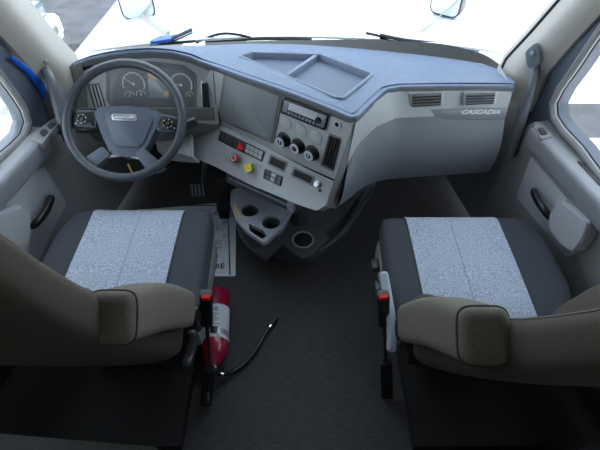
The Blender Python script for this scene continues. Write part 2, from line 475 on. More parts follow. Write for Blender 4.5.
# ================================================================== TRUCK OUTSIDE (hood, cowl, wipers, mirrors)
hd = thing('truck_hood', 'broad sunlit white truck hood beyond the windshield', 'hood', (-.05, 2.1, .5))
rows = []
for j in range(13):
    t = j / 12; y = 2.03 + 2.4 * t; row = []
    for i in range(61):
        u = -1 + 2 * i / 60
        w_ = 1.10 - .02 * t
        row.append(V((-.04 + w_ * u, y - .14 * u * u, .735 - .03 * t - .25 * t ** 6 + .03 * (1 - u * u) - .28 * abs(u) ** 30)))
    rows.append(row)
obj('hood_panel', loft(rows, thick=.01), 'hood', hd)
obj('cowl_panel', loft([[V((-.75 + 1.4 * i / 16, 2.0 - .12 * ((i - 8) / 8) ** 2 + dy, .71 + dz)) for i in range(17)] for dy, dz in ((-.03, 0), (.03, .02), (.06, .015))], thick=.01), 'blackm', hd, label='black cowl strip below the glass')
obj('fender_accent', [prism(Frame(at(158, 40, z=.775), (1, .25, 0), (.2, 1, 0)), rpoly([(-.05, -.02), (.06, -.01), (.09, .04), (.01, .03)], .01), -.01, .004, .002)], 'blue', hd, label='small blue painted patch')

def hood_mirror(nm, label, c, face, arm0, w, h, tilt):
    t = thing(nm, label, 'mirror', arm0, 'hood mirrors')
    face = V(face).normalized(); X = V((0, 0, 1)).cross(face).normalized()
    F = Frame(c, X, (tilt, 0, 1)); F.n = face
    out = rpoly([(-w / 2, -h / 2), (w / 2, -h / 2), (w / 2 * 1.05, h / 2), (-w / 2 * 1.05, h / 2)], .045, 6)
    obj('housing', [prism(F, out, .0, -.06, .02), prism(F, inset(out, .0), 0, .006)], 'black', t)
    obj('mirror_glass', prism(F, inset(out, -.008), .005, .009), 'mirror', t)
    obj('arm', tube(cat([V(c) + F.v * (-h * .42) - face * .02, (V(c) + F.v * (-h * .5) + V(arm0)) / 2 + V((0, 0, .0)), V(arm0)], 6), [.016 if c[0] < 0 else .006] * 13, 10, flat=.5), 'trim', t)
    return t
lc = at(134, -6, y=2.30); la = at(168, 34, z=.765)
hood_mirror('hood_mirror', 'left hood mirror with dark rounded rim and bright glass', lc, (.28, -1, .12), la, .165, .24, .08)
rc = at(449, -10, y=2.30); ra = at(416, 33, z=.765)
hood_mirror('hood_mirror', 'right hood mirror seen through the passenger half of the windshield', rc, (-.75, -1, .1), ra, .16, .25, -.1)

def wiper(label, pxarm, pxblade, y):
    t = thing('wiper', label, 'wiper', at(*pxarm[0], y=y), 'windshield wipers')
    obj('arm', tube(cat([at(*p, y=y) for p in pxarm], 5), .006, 8), 'rubber', t)
    P = cat([at(*p, y=y - .005) for p in pxblade], 6)
    obj('blade', [tube(P, .0085, 8, flat=.5), tube([p + V((0, 0, -.014)) for p in P], .004, 6)], 'black', t)
wiper('long wiper parked across the middle of the windshield base', [(196, 43), (212, 36), (225, 33.5), (240, 35), (252, 38)], [(205, 43), (240, 39.5), (280, 38.5), (312, 39.5)], 2.03)
wiper('wiper parked at the passenger end of the windshield', [(366, 33), (385, 37), (410, 41), (425, 42)], [(380, 35), (405, 40), (440, 44), (479, 50)], 2.0)
wiper('thin wiper arm left of the hood mirror foot', [(150, 45), (170, 43.5), (195, 41.5)], [(168, 40), (180, 35), (192, 29.5)], 1.99)

# parked truck top left
pt = thing('parked_truck', 'white truck nose parked on the asphalt beyond the left pillar', 'truck', (-4.2, 5.4, -1.25))
FT = Frame((-3.25, 6.05, -.80), (0, -1, 0), (0, 0, 1)); FT.n = V((1, 0, 0))
def tb(name, a0, a1, b0, b1, h0, h1, m, bev=.04, label=None): return obj(name, prism(FT, rpoly([(a0, b0), (a1, b0), (a1, b1), (a0, b1)], .06), h0, h1, bev), m, pt, label=label)
tb('bumper', 0, 2.0, -.16, .14, -.35, .0, 'hood', .09)
tb('hood_panel', .06, 1.9, .12, .32, -1.3, -.10, 'pale', .08)
tb('grille', .6, 1.5, .06, .55, -1.2, -.07, 'lens', .03)
for k in range(5): tb('grille_bar', .62, 1.48, .12 + k * .085, .16 + k * .085, -.08, -.05, 'white', .005)
tb('headlamp', .10, .42, .16, .27, -.13, -.09, 'lamp', .02)
tb('fog_lamp', .14, .30, -.07, .03, -.02, .006, 'lens', .008)
tb('cab', .15, 1.9, .25, 1.4, -2.6, -1.2, 'hood', .1)
tb('windshield', .3, 1.75, .55, 1.2, -1.21, -1.19, 'lens', .01)
tb('tyre', .2, .6, -.55, -.1, -1.2, -.5, 'rubber', .05)

# ================================================================== DASHBOARD
dash = thing('dashboard', 'wide grey truck dashboard wrapping toward the driver under the windshield', 'dashboard', (-.05, 1.6, .4))
near = [at(72, 66, y=1.66), at(90, 58, y=1.66), at(110, 53.5, y=1.66), at(130, 51, y=1.66), at(150, 50, y=1.66), at(170, 51.5, y=1.66), at(188, 55.5, y=1.655), at(200, 61, y=1.645), at(215, 66, y=1.61),
        at(240, 75, y=1.514), at(265, 83.5, y=1.44), at(300, 96, y=1.345), at(330, 108, y=1.265), at(350, 117, y=1.217), at(358, 116, y=1.215), at(372, 102, y=1.32), at(386, 89, y=1.43), at(400, 86.5, y=1.45),
        at(450, 85.5, y=1.46), at(490, 85.5, y=1.465), at(514, 86, y=1.465)]
far = [at(72, 62, y=1.70), at(100, 52, y=1.75), at(127, 48.5, y=1.80), at(160, 46.5, y=1.85), at(200, 45, y=1.89), at(250, 43.5, y=1.91), at(300, 44, y=1.91), at(350, 47.5, y=1.89), at(400, 52.5, y=1.86), at(442, 57, y=1.81), at(480, 63, y=1.76), at(498, 68.5, y=1.71), at(510, 76, y=1.60), at(516, 84, y=1.48)]
def resample(P, n):
    L = [0]
    for a, b_ in zip(P, P[1:]): L.append(L[-1] + (b_ - a).length)
    out = []
    for i in range(n):
        s = L[-1] * i / (n - 1); k = 0
        while k < len(L) - 2 and L[k + 1] < s: k += 1
        out.append(P[k].lerp(P[k + 1], min(1, (s - L[k]) / max(1e-9, L[k + 1] - L[k]))))
    return out
M['defrost'] = mat('defroster_grille', (.05, .05, .047), .6)
NC = 110
nr = resample(near, NC); fr = []
farx = resample(far, 400)
# pair the far edge by fraction so that strips run roughly fore-aft
fx0, fx1 = far[0].x, far[-1].x
for i, p in enumerate(nr):
    t = i / (NC - 1); tx = (p.x - nr[0].x) / (nr[-1].x - nr[0].x)
    s = .45 * t + .55 * tx
    fr.append(farx[min(399, max(0, int(s * 399)))].copy())
fr = [sum((fr[min(NC - 1, max(0, i + k))] for k in range(-3, 4)), V((0, 0, 0))) / 7 for i in range(NC)]
rows = []
bm_rows = [(-.030, .018), (-.026, .004), (-.018, -.003), (-.006, -.004)]
for dz, dy in bm_rows: rows.append([p + V((0, dy, dz)) for p in nr])
K = 14
for k in range(K + 1):
    t = k / K; rows.append([a.lerp(b_, t) for a, b_ in zip(nr, fr)])
rows.append([p + V((0, .01, -.03)) for p in fr])
padbm = loft(rows)
pad = obj('top_pad', padbm, 'pad', dash)
PT = bvh_of(pad)
ed0 = [p + V((0, -.006, -.007)) for p in nr]; ed1 = [p + V((0, -.003, -.020)) for p in nr]; ed2 = [p + V((0, .012, -.036)) for p in nr]
obj('pad_edge', loft([ed0, ed1, ed2]), 'dashd', dash, label='dark rounded front edge')
# defroster recess strip between pad and glass
dp0 = [(205, 45, 1.885), (250, 44, 1.905), (300, 44.5, 1.905), (350, 48, 1.885), (400, 53, 1.855), (442, 57.5, 1.805), (480, 63.5, 1.755), (497, 69, 1.70)]
dp1 = [(205, 42.5, 1.91), (250, 41, 1.935), (300, 40, 1.935), (350, 39.5, 1.925), (400, 41, 1.90), (442, 44, 1.85), (480, 53, 1.79), (499, 64, 1.72)]
obj('defroster_strip', loft([cat([at(x, y, y=yy) for x, y, yy in dp0], 5), cat([at(x, y, y=yy) for x, y, yy in dp1], 5), [p + V((0, .02, -.04)) for p in cat([at(x, y, y=yy) for x, y, yy in dp1], 5)]]), 'defrost', dash)
# tray on the pad
tp = [hitpx(PT, 238, 54), hitpx(PT, 372, 73), hitpx(PT, 336, 96)]
FTR = Frame(tp[0], tp[1] - tp[0], tp[2] - tp[0])
trp = [(237, 53.5), (251, 49.5), (322, 52), (375, 71.5), (344, 96.5), (334, 95)]
top2 = [FTR.px(x, y, .012) for x, y in trp]
outl = rpoly(top2, .02, 5); inl = rpoly(inset(top2, -.020), .014, 5)
bm = bmesh.new()
n_ = len(outl)
prof = [(outl, -.010), (outl, .002), (inset(outl, -.004), .006), (inset(outl, -.010), .006), (inset(outl, -.014), .001), (inl, -.024)]
rr_ = [[bm.verts.new(FTR.w(a, b_, h)) for a, b_ in pl] for pl, h in prof]
for p, q in zip(rr_, rr_[1:]):
    for k in range(n_): bm.faces.new((p[k], p[(k + 1) % n_], q[(k + 1) % n_], q[k]))
cut = obj('cutter', prism(FTR, inset(outl, -.006), -.08, .05), 'tray')
cd_ = pad.data.copy(); sm = pad.modifiers.new('s', 'SOLIDIFY'); sm.thickness = .03; sm.offset = -1 if max(pad.data.polygons, key=lambda p: p.area).normal.z > 0 else 1
bo_ = pad.modifiers.new('b', 'BOOLEAN'); bo_.operation = 'DIFFERENCE'; bo_.object = cut; bo_.solver = 'EXACT'
dg_ = bpy.context.evaluated_depsgraph_get(); nm_ = bpy.data.meshes.new_from_object(pad.evaluated_get(dg_))
pad.modifiers.clear()
if len(nm_.polygons) > 500: pad.data = nm_
else: print('BOOLEAN FAILED', len(nm_.polygons))
bpy.data.objects.remove(cut)
tr = obj('tray_rim', bm, 'tray', dash)
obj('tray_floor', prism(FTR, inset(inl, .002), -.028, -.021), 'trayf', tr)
a, b_ = FTR.px(316, 53, .01), FTR.px(287, 72.5, .01)
dv = (V(b_) - V(a)).normalized(); pn = V((-dv.y, dv.x)) * .008
obj('tray_divider', prism(FTR, [tuple(V(a) + pn), tuple(V(b_) + pn), tuple(V(b_) - pn), tuple(V(a) - pn)], -.024, .003, .003), 'tray', tr)

# ---- centre stack, upper face P1 and lower switch face P2
A = V((-.396, 1.66, .815)); B = V((.160, 1.225, .845)); Kp = at(333, 178, y=1.235)
P1 = Frame(A, B - A, Kp - B)
C2 = at(320, 209, y=1.17); K0 = P1.wpx(190, 113, 0); K1 = P1.wpx(334, 179, 0)
P2 = Frame(K0, K1 - K0, C2 - K1)
up = pxp(P1, [(211, 69), (351, 119), (354, 122), (335, 180), (188, 114), (205, 80)], -.010, 0, .002)
stack = obj('centre_stack', up, 'dash', dash)
lowp = rpoly([P2.px(x, y) for x, y in [(189, 112), (212, 121), (253, 140), (310, 170), (338, 183), (326, 206), (318, 211), (300, 205), (250, 184), (217, 167), (196, 158), (190, 140)]], [.01, 0, 0, 0, .01, .02, .02, .03, .05, .05, .04, .02])
low = obj('switch_fascia', prism(P2, lowp, -.05, .012, .006), 'dash2', dash)
# filler behind the stack
Fz = Frame((0, 0, 0), (1, 0, 0), (0, 1, 0)); Fz.n = V((0, 0, 1))
obj('stack_body', [prism(Fz, [(-.34, 1.72), (.08, 1.38), (.12, 1.38), (.38, 1.56), (.5, 1.85), (-.5, 1.85)], .40, .72)], 'dashd', dash)
# seam between pod and stack
obj('trim_seam', tube([P1.wpx(213, 70, .001), P1.wpx(215, 95, .001), P1.wpx(218, 124, .001)], .0022, 6), 'dashd', stack)
# screen
sc = [(226.5, 76), (279, 97), (271, 140), (220, 118)]
obj('display_bezel', [pxp(P1, [(224, 73), (283, 95), (273, 144), (217, 119)], -.01, .004, .002, .01)], 'dashd', stack)
obj('display_screen', pxp(P1, sc, .003, .0065, .001, .006), 'screen', stack)
# glare painted on the screen as small silver specks
for x, y in ((236, 109), (250, 111), (257, 104), (255, 114), (252, 102)): obj('glare_mark', prism(P1, rpoly(rect(*P1.px(x, y, .007), .006, .0035), .001), .006, .0071), 'satin', stack)
# radio
rc_ = [P1.px(x, y, .01) for x, y in ((283.5, 97.5), (328.5, 114), (324, 131), (280, 113))]
radio = obj('radio', prism(P1, rpoly(rc_, .005), -.01, .008, .002), 'black', stack)
def P1q(quad, u, v):   # bilinear in a pixel quad
    a, b_, c, d = [V(q) for q in quad]
    p = (a.lerp(b_, u)).lerp(d.lerp(c, u), v); return (p.x, p.y)
Q = [(283.5, 97.5), (328.5, 114), (324, 131), (280, 113)]
def qp(F, Q, u0, u1, v0, v1, h0, h1, bev=.0005, r=.001): return pxp(F, [P1q(Q, u0, v0), P1q(Q, u1, v0), P1q(Q, u1, v1), P1q(Q, u0, v1)], h0, h1, bev, r)
obj('radio_display', qp(P1, Q, .14, .78, .18, .62, .007, .0115), 'silverp', radio, label='bright silver display bar')
for u0_, u1_ in ((.03, .13), (.80, .97)): obj('radio_frame', qp(P1, Q, u0_, u1_, .15, .85, .007, .011), 'satin', radio)
for k in range(8):
    obj('radio_button', qp(P1, Q, .15 + k * .08, .205 + k * .08, .72, .88, .007, .0105), 'satin', radio)
kx = P1.px(318, 120.5, .015)
obj('radio_knob', lathe(P1.w(*kx, .008), P1.n, [(.011, 0), (.011, .010), (.009, .013), (.001, .013)]), 'black', radio)
# 12V socket
sk = P1.px(337, 124.5, .004)
obj('power_socket', [ring(P1, *sk, .009, .0145, -.01, .006)], 'silverp', stack)
obj('socket_well', prism(P1, circ(*sk, .0095), -.01, .002), 'black', stack)
# blank round covers
for x, y in ((285.5, 123.5), (300.5, 130.5), (315.5, 137)):
    c = P1.px(x, y, 0); obj('round_blank', [ring(P1, *c, .0285, .030, -.002, .0015), prism(P1, circ(*c, .0275), -.002, .0012, .0005)], 'dash', stack)
# climate knobs
for i, (x, y) in enumerate(((281, 141.5), (295.5, 148), (309.5, 155))):
    c = P1.px(x, y, .02)
    kn = obj('climate_knob', lathe(P1.w(*c, 0), P1.n, [(.031, 0), (.031, .004), (.025, .006), (.024, .024), (.021, .027), (.001, .027)]), 'black', stack)
    obj('knob_ring', [ring(P1, *c, .011, .0205, .0265, .0285)], 'silverp', kn)
    obj('knob_pointer', prism(P1, rect(c[0], c[1] - .004, .004, .016, .001), .0268, .0295), 'white' if i != 1 else 'redk', kn)
# right vent on stack
def vent(F, quad, parent, nsl=4, along='v', depth=.018, frame='slat', fr=.004, rim=None):
    v = obj('vent', [pxp(F, quad, -.01, .002, .001, .004)], 'dashd' if not rim else rim, parent)
    obj('vent_well', [qp(F, quad, .08, .92, .06, .94, -.005, .0028, 0, .002)], 'blackm', v)
    for k in range(nsl):
        a0 = (k + .3) / nsl; a1 = (k + .72) / nsl; a0 = .08 + a0 * .84; a1 = .08 + a1 * .84
        if along == 'v': bm = qp(F, quad, a0, a1, .07, .93, .002, .009, .001, .001)
        else: bm = qp(F, quad, .08, .92, a0, a1, .002, .009, .001, .001)
        obj('slat', bm, frame, v)
    return v
vent(P1, [(329, 133), (341, 138.5), (333.5, 172), (320, 166)], stack, 4, 'v')
# left vent (between cluster and stack)
# ---- P2 contents
Qs = [(221, 131.5), (264, 152), (261.5, 160.5), (219, 139.5)]
bank = obj('switch_bank', qp(P2, Qs, -.02, 1.02, -.12, 1.12, .011, .0145, .001, .003), 'black', low)
for k in range(10):
    for r_ in range(2):
        u0 = .02 + k * .097; u1 = u0 + .082; v0 = .02 + r_ * .5; v1 = v0 + .44
        if k == 5 and r_ == 1: 
            continue
        obj('rocker_switch', qp(P2, Qs, u0, u1, v0, v1, .014, .0175, .0006, .001), 'dash2' if k in (8, 7, 6, 9) and r_ >= 0 else 'slat', bank, label='pale grey switch' if k > 5 else None)
hz = pxp(P2, [(239.5, 142), (243.5, 150), (236, 149)], .014, .0195, .001, .001)
obj('hazard_button', hz, 'redb', bank, label='red hazard switch')
# red and yellow air brake knobs on a dark plate
obj('valve_plate', pxp(P2, [(226, 147), (262, 165), (257, 177), (224, 160)], .011, .0135, .001, .006), 'dash2', low)
c = P2.px(234.5, 158, .035)
kn = obj('trailer_air_knob', [lathe(P2.w(*c, .012), P2.n, [(.009, 0), (.009, .014), (.021, .016), (.021, .026), (.017, .029), (.001, .029)], 8)], 'redk', low, label='red octagonal push knob')
obj('knob_face', [ring(P2, *c, .010, .012, .0405, .0418, n=20)] + [prism(P2, rect(c[0] + .013 * math.cos(a), c[1] + .013 * math.sin(a), .004, .002), .0405, .0418) for a in (0, 1.57, 3.14, 4.71)], 'white', kn)
c = P2.px(248.5, 168, .035)
dm = [(c[0] + .024 * math.cos(a), c[1] + .024 * math.sin(a)) for a in (R(8), R(98), R(188), R(278))]
obj('parking_brake_knob', [lathe(P2.w(*c, .012), P2.n, [(.009, 0), (.009, .016)], 16), prism(P2, rpoly(dm, .004), .026, .039, .003)], 'yel', low, label='yellow diamond push knob')
# blank ring near left
c = P2.px(222, 151, .012); obj('round_blank', [prism(P2, rpoly(rect(*c, .036, .044), .006), .011, .0132, .001)], 'dash2', low)
# display openings
for q in ([(271, 155.5), (286.5, 163), (283.5, 171), (268.5, 163.5)], [(294, 168), (313.5, 177), (311, 184.5), (291.5, 175.5)]):
    s_ = obj('display_slot', [qp(P2, q, -.06, 1.06, -.14, 1.14, .011, .0145, .001, .002)], 'dashd', low)
    obj('slot_glass', [qp(P2, q, .04, .96, .08, .92, .0140, .0156, .0, .001)], 'blackm', s_)
Qb = [(265, 168.5), (283, 177), (280.5, 186.5), (263, 178)]
sb = obj('toggle_bank', qp(P2, Qb, 0, 1, 0, 1, .011, .0145, .001, .003), 'black', low)
for k in range(3):
    for r_ in range(2):
        obj('toggle', qp(P2, Qb, .06 + k * .31, .31 + k * .31, .08 + r_ * .47, .45 + r_ * .47, .0145, .018, .0006, .001), 'dash2' if k == 1 else 'slat', sb)
c = P2.px(318.5, 184.5, .012)
obj('lighter_knob', lathe(P2.w(*c, .012), P2.n, [(.0135, 0), (.0135, .006), (.010, .008), (.010, .018), (.001, .019)]), 'satin', low)
obj('small_button', lathe(P2.w(*P2.px(320, 190.5, .012), .012), P2.n, [(.005, 0), (.005, .006), (.001, .007)]), 'black', low)

# ---- passenger side
gt = [(at(348, 164, y=1.245)), at(360, 143, y=1.30), at(375, 127, y=1.36), at(395, 118, y=1.415), at(430, 116.5, y=1.435), at(470, 116, y=1.45), at(505, 115.5, y=1.455)]
gb = [at(337, 208, y=1.19), at(350, 198, y=1.25), at(364, 187, y=1.31), at(384, 180, y=1.365), at(425, 176.5, y=1.395), at(460, 174, y=1.405), at(489, 172, y=1.41)]
gt, gb = resample(cat(gt, 6), 40), resample(cat(gb, 6), 40)
rows = []
for k in range(15):
    t = k / 14; rows.append([a.lerp(b_, t) + V((0, -.035 * math.sin(math.pi * min(1, t * 1.02)), .0)) for a, b_ in zip(gt, gb)])
rows.append([p + V((0, .03, -.012)) for p in rows[-1]])
rows.append([p + V((0, .30, -.0)) for p in rows[-1]])
gl = obj('glovebox_door', loft(rows), 'glove', dash)
# right end cap
endp = [r[-1] for r in rows[:15]]
obj('glovebox_end', loft([endp, [p + V((.01, .25, 0)) for p in endp]]), 'dash', gl)
# vent strip
st = [at(356, 121, y=1.214), at(372, 105, y=1.32), at(388, 92, y=1.43), at(400, 89, y=1.45), at(450, 88.5, y=1.458), at(513, 89, y=1.465)]
sb_ = [at(347, 165, y=1.243), at(359, 144, y=1.298), at(376, 127, y=1.358), at(396, 118, y=1.413), at(450, 116, y=1.445), at(506, 115, y=1.457)]
st, sb2 = resample(st, 40), resample(sb_, 40)
obj('vent_strip', loft([[a.lerp(b_, k / 6) for a, b_ in zip(st, sb2)] for k in range(7)] + [[p + V((0, .04, 0)) for p in sb2]]), 'dash', dash)
obj('strip_end', loft([[a.lerp(b_, k / 6) for k in range(7)] for a, b_ in ((st[-1], sb2[-1]), (st[-1] + V((.01, .2, 0)), sb2[-1] + V((.01, .2, 0))))]), 'dash', dash)
PV = Frame(at(402, 110, y=1.442), at(506, 110, y=1.457) - at(402, 110, y=1.442), at(450, 90, y=1.458) - at(450, 110, y=1.448))
PVv = Frame(PV.w(0, 0, .010), PV.u, PV.v)
for q in ([(410, 94), (444.5, 92), (443.5, 106), (409, 108)], [(464, 93), (498.5, 92), (496, 104.5), (463, 106)]):
    v = vent(PVv, q, dash, 4, 'h', frame='dashd', rim='dash')
    obj('vent_tab', qp(PVv, q, .4, .68, .44, .54, .008, .013, .001, .001), 'slat', v)
bandp = [(401, 110), (508, 108.5), (504.5, 119.5), (412, 120.5), (404, 116)]
bd = obj('silver_band', pxp(PV, bandp, -.005, .008, .003, .004), 'band', dash)
ta = PV.px(480.5, 112.2, .009)
obj('nameplate', text(PV, 'CASCADIA', *ta, .0235, .0085, .0012, bold=.0009, shear=.35, sx=1.32), 'white', dash, label='chrome letters reading CASCADIA')
# dark side of the stack next to the glovebox
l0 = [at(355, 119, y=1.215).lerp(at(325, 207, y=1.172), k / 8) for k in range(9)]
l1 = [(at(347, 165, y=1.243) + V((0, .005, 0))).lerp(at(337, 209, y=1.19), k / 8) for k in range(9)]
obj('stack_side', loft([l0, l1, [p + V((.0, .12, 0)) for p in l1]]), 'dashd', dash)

# ---- instrument cluster pod
PC = Frame((-.65, 1.665, .80), (1, 0, 0), (0, -.10, -.25))
pod = obj('instrument_pod', [prism(PC, rpoly([PC.px(x, y) for x, y in ((72, 68), (86, 60), (130, 54), (175, 55), (214, 68), (219, 125), (192, 122), (150, 118), (100, 118), (78, 124))], .01), -.06, 0, .004)], 'dash', dash)
# left end cheek, next to the pillar
obj('pod_cheek', loft([[at(70, 66, y=1.68), at(74, 66, y=1.665), at(82, 62, y=1.66)], [at(74, 128, y=1.60), at(80, 128, y=1.585), at(90, 126, y=1.58)]], thick=.01), 'dashd', dash)
recess = [(106, 66), (150, 61), (184, 65), (196, 74), (197, 84), (196, 110), (152, 109), (112, 109), (106, 100)]
cl = obj('cluster_recess', pxp(PC, recess, -.005, .003, .001, .012), 'dashd', pod)
obj('cluster_lens', pxp(PC, [(110, 69), (150, 65), (184, 69), (193, 77), (193, 106), (152, 106), (114, 106), (110, 98)], .002, .006, .001, .010), 'lens', cl)
def gauge(x, y, rad, a0, a1, nt_, need):
    c = PC.px(x, y, .007)
    gz = obj('gauge', [ring(PC, *c, rad * .93, rad, .006, .0072, a0, a1)] + [prism(PC, [(c[0] + rad * q * math.cos(a) + w * math.sin(a), c[1] + rad * q * math.sin(a) - w * math.cos(a)) for q, w in ((.78, .0007), (.93, .0007), (.93, -.0007), (.78, -.0007))], .006, .0072) for a in [R(a0 + (a1 - a0) * k / nt_) for k in range(nt_ + 1)]], 'glow', cl)
    a = R(need); d = V((math.cos(a), math.sin(a))); pn_ = V((-d.y, d.x)) * .001
    cc = V(c)
    obj('needle', [prism(PC, [tuple(cc + pn_ * 1.6), tuple(cc + d * rad * .85 + pn_ * .6), tuple(cc + d * rad * .85 - pn_ * .6), tuple(cc - pn_ * 1.6)], .0075, .0088), prism(PC, circ(*c, rad * .12, 12), .0072, .0095)], 'white', gz)
gauge(133.5, 84, .046, 160, 385, 8, 212); gauge(181, 85, .046, 160, 385, 12, 185)
gauge(129.5, 96, .020, 170, 350, 4, 300); gauge(141, 95, .020, 170, 350, 4, 280)
gauge(178, 97, .018, 170, 350, 4, 250); gauge(190, 96, .018, 170, 350, 4, 230)
Qd = [(147, 72), (168, 74), (170, 98.5), (149.5, 97.5)]
ds = obj('driver_display', qp(PC, Qd, 0, 1, 0, 1, .0055, .0075, .0005, .002), 'screen', cl)
obj('display_text', [qp(PC, Qd, .05, .25, .06, .09, .0075, .008, 0, 0), qp(PC, Qd, .05, .4, .14, .17, .0075, .008, 0, 0), qp(PC, Qd, .1, .65, .22, .25, .0075, .008, 0, 0), qp(PC, Qd, .78, .95, .72, .77, .0075, .008, 0, 0), qp(PC, Qd, .72, .95, .82, .87, .0075, .008, 0, 0)], 'orange', ds)
obj('warning_light', prism(PC, circ(*PC.px(164, 101, .006), .003, 12), .006, .0075), 'redb', cl)
vent(PC, [(87, 84), (99, 83), (107, 110), (95, 112)], pod, 3, 'v', frame='dash')
vent(PC, [(200.5, 81), (208.5, 81.5), (211, 114.5), (203, 113)], pod, 4, 'v', rim='satin')
obj('side_vent', qp(PC, [(77, 68), (92, 63), (92, 67), (78, 73)], 0, 1, 0, 1, 0, .003), 'blackm', pod)
# knee panel
kr = []
for k in range(7):
    t = k / 6; kr.append([V((x, 1.60 + .09 * t - .04 * math.sin(math.pi * t), .655 - .24 * t)) for x in (-.93, -.8, -.65, -.5, -.36)])
kr.append([p + V((0, .3, 0)) for p in kr[-1]])
obj('knee_panel', loft(kr, thick=.01), 'dashd', dash)
# duct plate between knee panel and switch fascia (grey)
obj('lower_fascia', loft([[P1.wpx(x, y, -.004) for x, y in ((152, 119), (175, 118), (192, 116))], [at(160, 150, y=1.58), at(178, 152, y=1.55), at(194, 156, y=1.50)], [at(168, 158, y=1.60), at(182, 160, y=1.58), at(200, 161, y=1.52)]], thick=.01), 'dash', dash)

# ================================================================== CENTRE PEDESTAL
con = thing('centre_console', 'dark floor console with cup holders under the centre stack', 'console', (-.02, 1.45, 0))
base0 = [(-.36, 1.80), (-.30, 1.52), (-.245, 1.40), (-.10, 1.305), (.0, 1.275), (.05, 1.285), (.23, 1.47), (.42, 1.82)]
def lay(z, sx, dy, pts=base0): return [V((.0 + (x - .0) * sx, 1.55 + (y - 1.55) * sx + dy, z)) for x, y in pts]
def taper(levels):
    bm = bmesh.new(); rr = [[bm.verts.new(p) for p in l] for l in levels]; n = len(rr[0])
    for p, q in zip(rr, rr[1:]):
        for k in range(n - 1): bm.faces.new((p[k], p[k + 1], q[k + 1], q[k]))
        bm.faces.new((p[-1], p[0], q[0], q[-1]))
    bm.faces.new(rr[-1]); bm.faces.new(rr[0][::-1]); return bm
rb = [tuple(p) for p in rpoly(base0, [.0, .05, .08, .1, .05, .04, .1, 0], 5)]
obj('base', taper([lay(0, 1.0, 0, rb), lay(.10, 1.0, 0, rb), lay(.135, .97, .008, rb), lay(.14, .93, .015, rb)]), 'bin', con)
obj('column', taper([lay(.13, .88, .085, rb), lay(.25, .76, .075, rb), lay(.46, .70, .03, rb)]), 'bin', con)
# low cup well
FB = Frame((0, 1.33, .141), (1, 0, 0), (0, 1, 0)); FB.n = V((0, 0, 1))
c = FB.px(303, 241, 0)
cupb = obj('low_cup_plate', prism(FB, rpoly([FB.px(x, y, 0) for x, y in ((277, 241), (292, 232), (318, 229), (331, 238), (312, 256), (303, 260), (296, 256))], .03), -.01, .008, .004), 'bin', con)
obj('low_cup_rim', lathe(FB.w(*c, 0), (0, 0, 1), [(.052, 0), (.052, .012), (.047, .014), (.043, .011), (.041, -.0), (.04, .001)], 40), 'binl', cupb)
obj('low_cup_well', prism(FB, circ(*c, .042), .004, .0095), 'blackm', cupb)
# cup tray
FU = Frame((-.2, 1.35, .26), (1, 0, 0), (0, 1, 0)); FU.n = V((0, 0, 1))
tpx = [(231, 189), (231, 203), (236, 219), (246, 231), (264, 244), (270, 238), (283, 227), (294, 207), (284, 202), (262, 195), (247, 189)]
hl = [(FU.px(250, 210, 0), .041), (FU.px(271, 222, 0), .041)]
def plate_holes(F, outer, holes, h0, h1):
    bm = bmesh.new(); es = []
    for pts in [outer] + holes:
        vs = [bm.verts.new(F.w(a, b_, h1)) for a, b_ in pts]; es += [bm.edges.new((vs[i], vs[(i + 1) % len(vs)])) for i in range(len(vs))]
    bmesh.ops.triangle_fill(bm, use_beauty=True, edges=es)
    r = bmesh.ops.extrude_face_region(bm, geom=list(bm.faces))
    bmesh.ops.translate(bm, vec=F.n * (h0 - h1), verts=[g_ for g_ in r['geom'] if isinstance(g_, bmesh.types.BMVert)])
    return bm
to = rpoly([FU.px(x, y, 0) for x, y in tpx], .03, 4)
slot = rpoly([FU.px(x, y, 0) for x, y in ((248, 223), (254, 226), (264, 231), (267, 236), (262, 239), (250, 231))], .006, 3)
tray = obj('cup_tray', plate_holes(FU, to, [circ(*h_[0], h_[1], 28) for h_ in hl] + [slot], -.02, 0), 'binl', con)
obj('tray_skirt', prism(FU, inset(to, -.006), -.13, -.1), 'bin', tray)
rimp = [FU.w(a, b_, .001) for a, b_ in inset(to, -.003)]
obj('tray_edge', tube(rimp, .005, 8, closed=True), 'binl', tray)
for h_ in hl:
    bm = bmesh.new(); rw = []
    for r_, h in ((h_[1] + .001, .0), (h_[1] - .003, -.06), (h_[1] - .005, -.095), (.001, -.096)):
        rw.append([bm.verts.new(FU.w(h_[0][0] + r_ * math.cos(k * math.pi / 14), h_[0][1] + r_ * math.sin(k * math.pi / 14), h)) for k in range(28)])
    for p, q in zip(rw, rw[1:]):
        for k in range(28): bm.faces.new((p[k], p[(k + 1) % 28], q[(k + 1) % 28], q[k]))
    obj('cup_well', bm, 'bin', tray)
# tray support wall
sk_ = [FU.w(a, b_, -.02) for a, b_ in inset(to, -.012)]
sk2 = [V((p.x * .8 - .01, 1.42 + (p.y - 1.42) * .75 + .03, .13)) for p in sk_]
bm = bmesh.new(); a_ = [bm.verts.new(p) for p in sk_]; b2 = [bm.verts.new(p) for p in sk2]
for k in range(len(a_)): bm.faces.new((a_[k], a_[(k + 1) % len(a_)], b2[(k + 1) % len(a_)], b2[k]))
obj('tray_support', bm, 'bin', tray)
obj('sticker', pxp(FU, [(234, 207), (236, 205), (241, 217), (240, 220)], -.002, .003, 0, .003), 'amber', tray, label='small amber sticker')
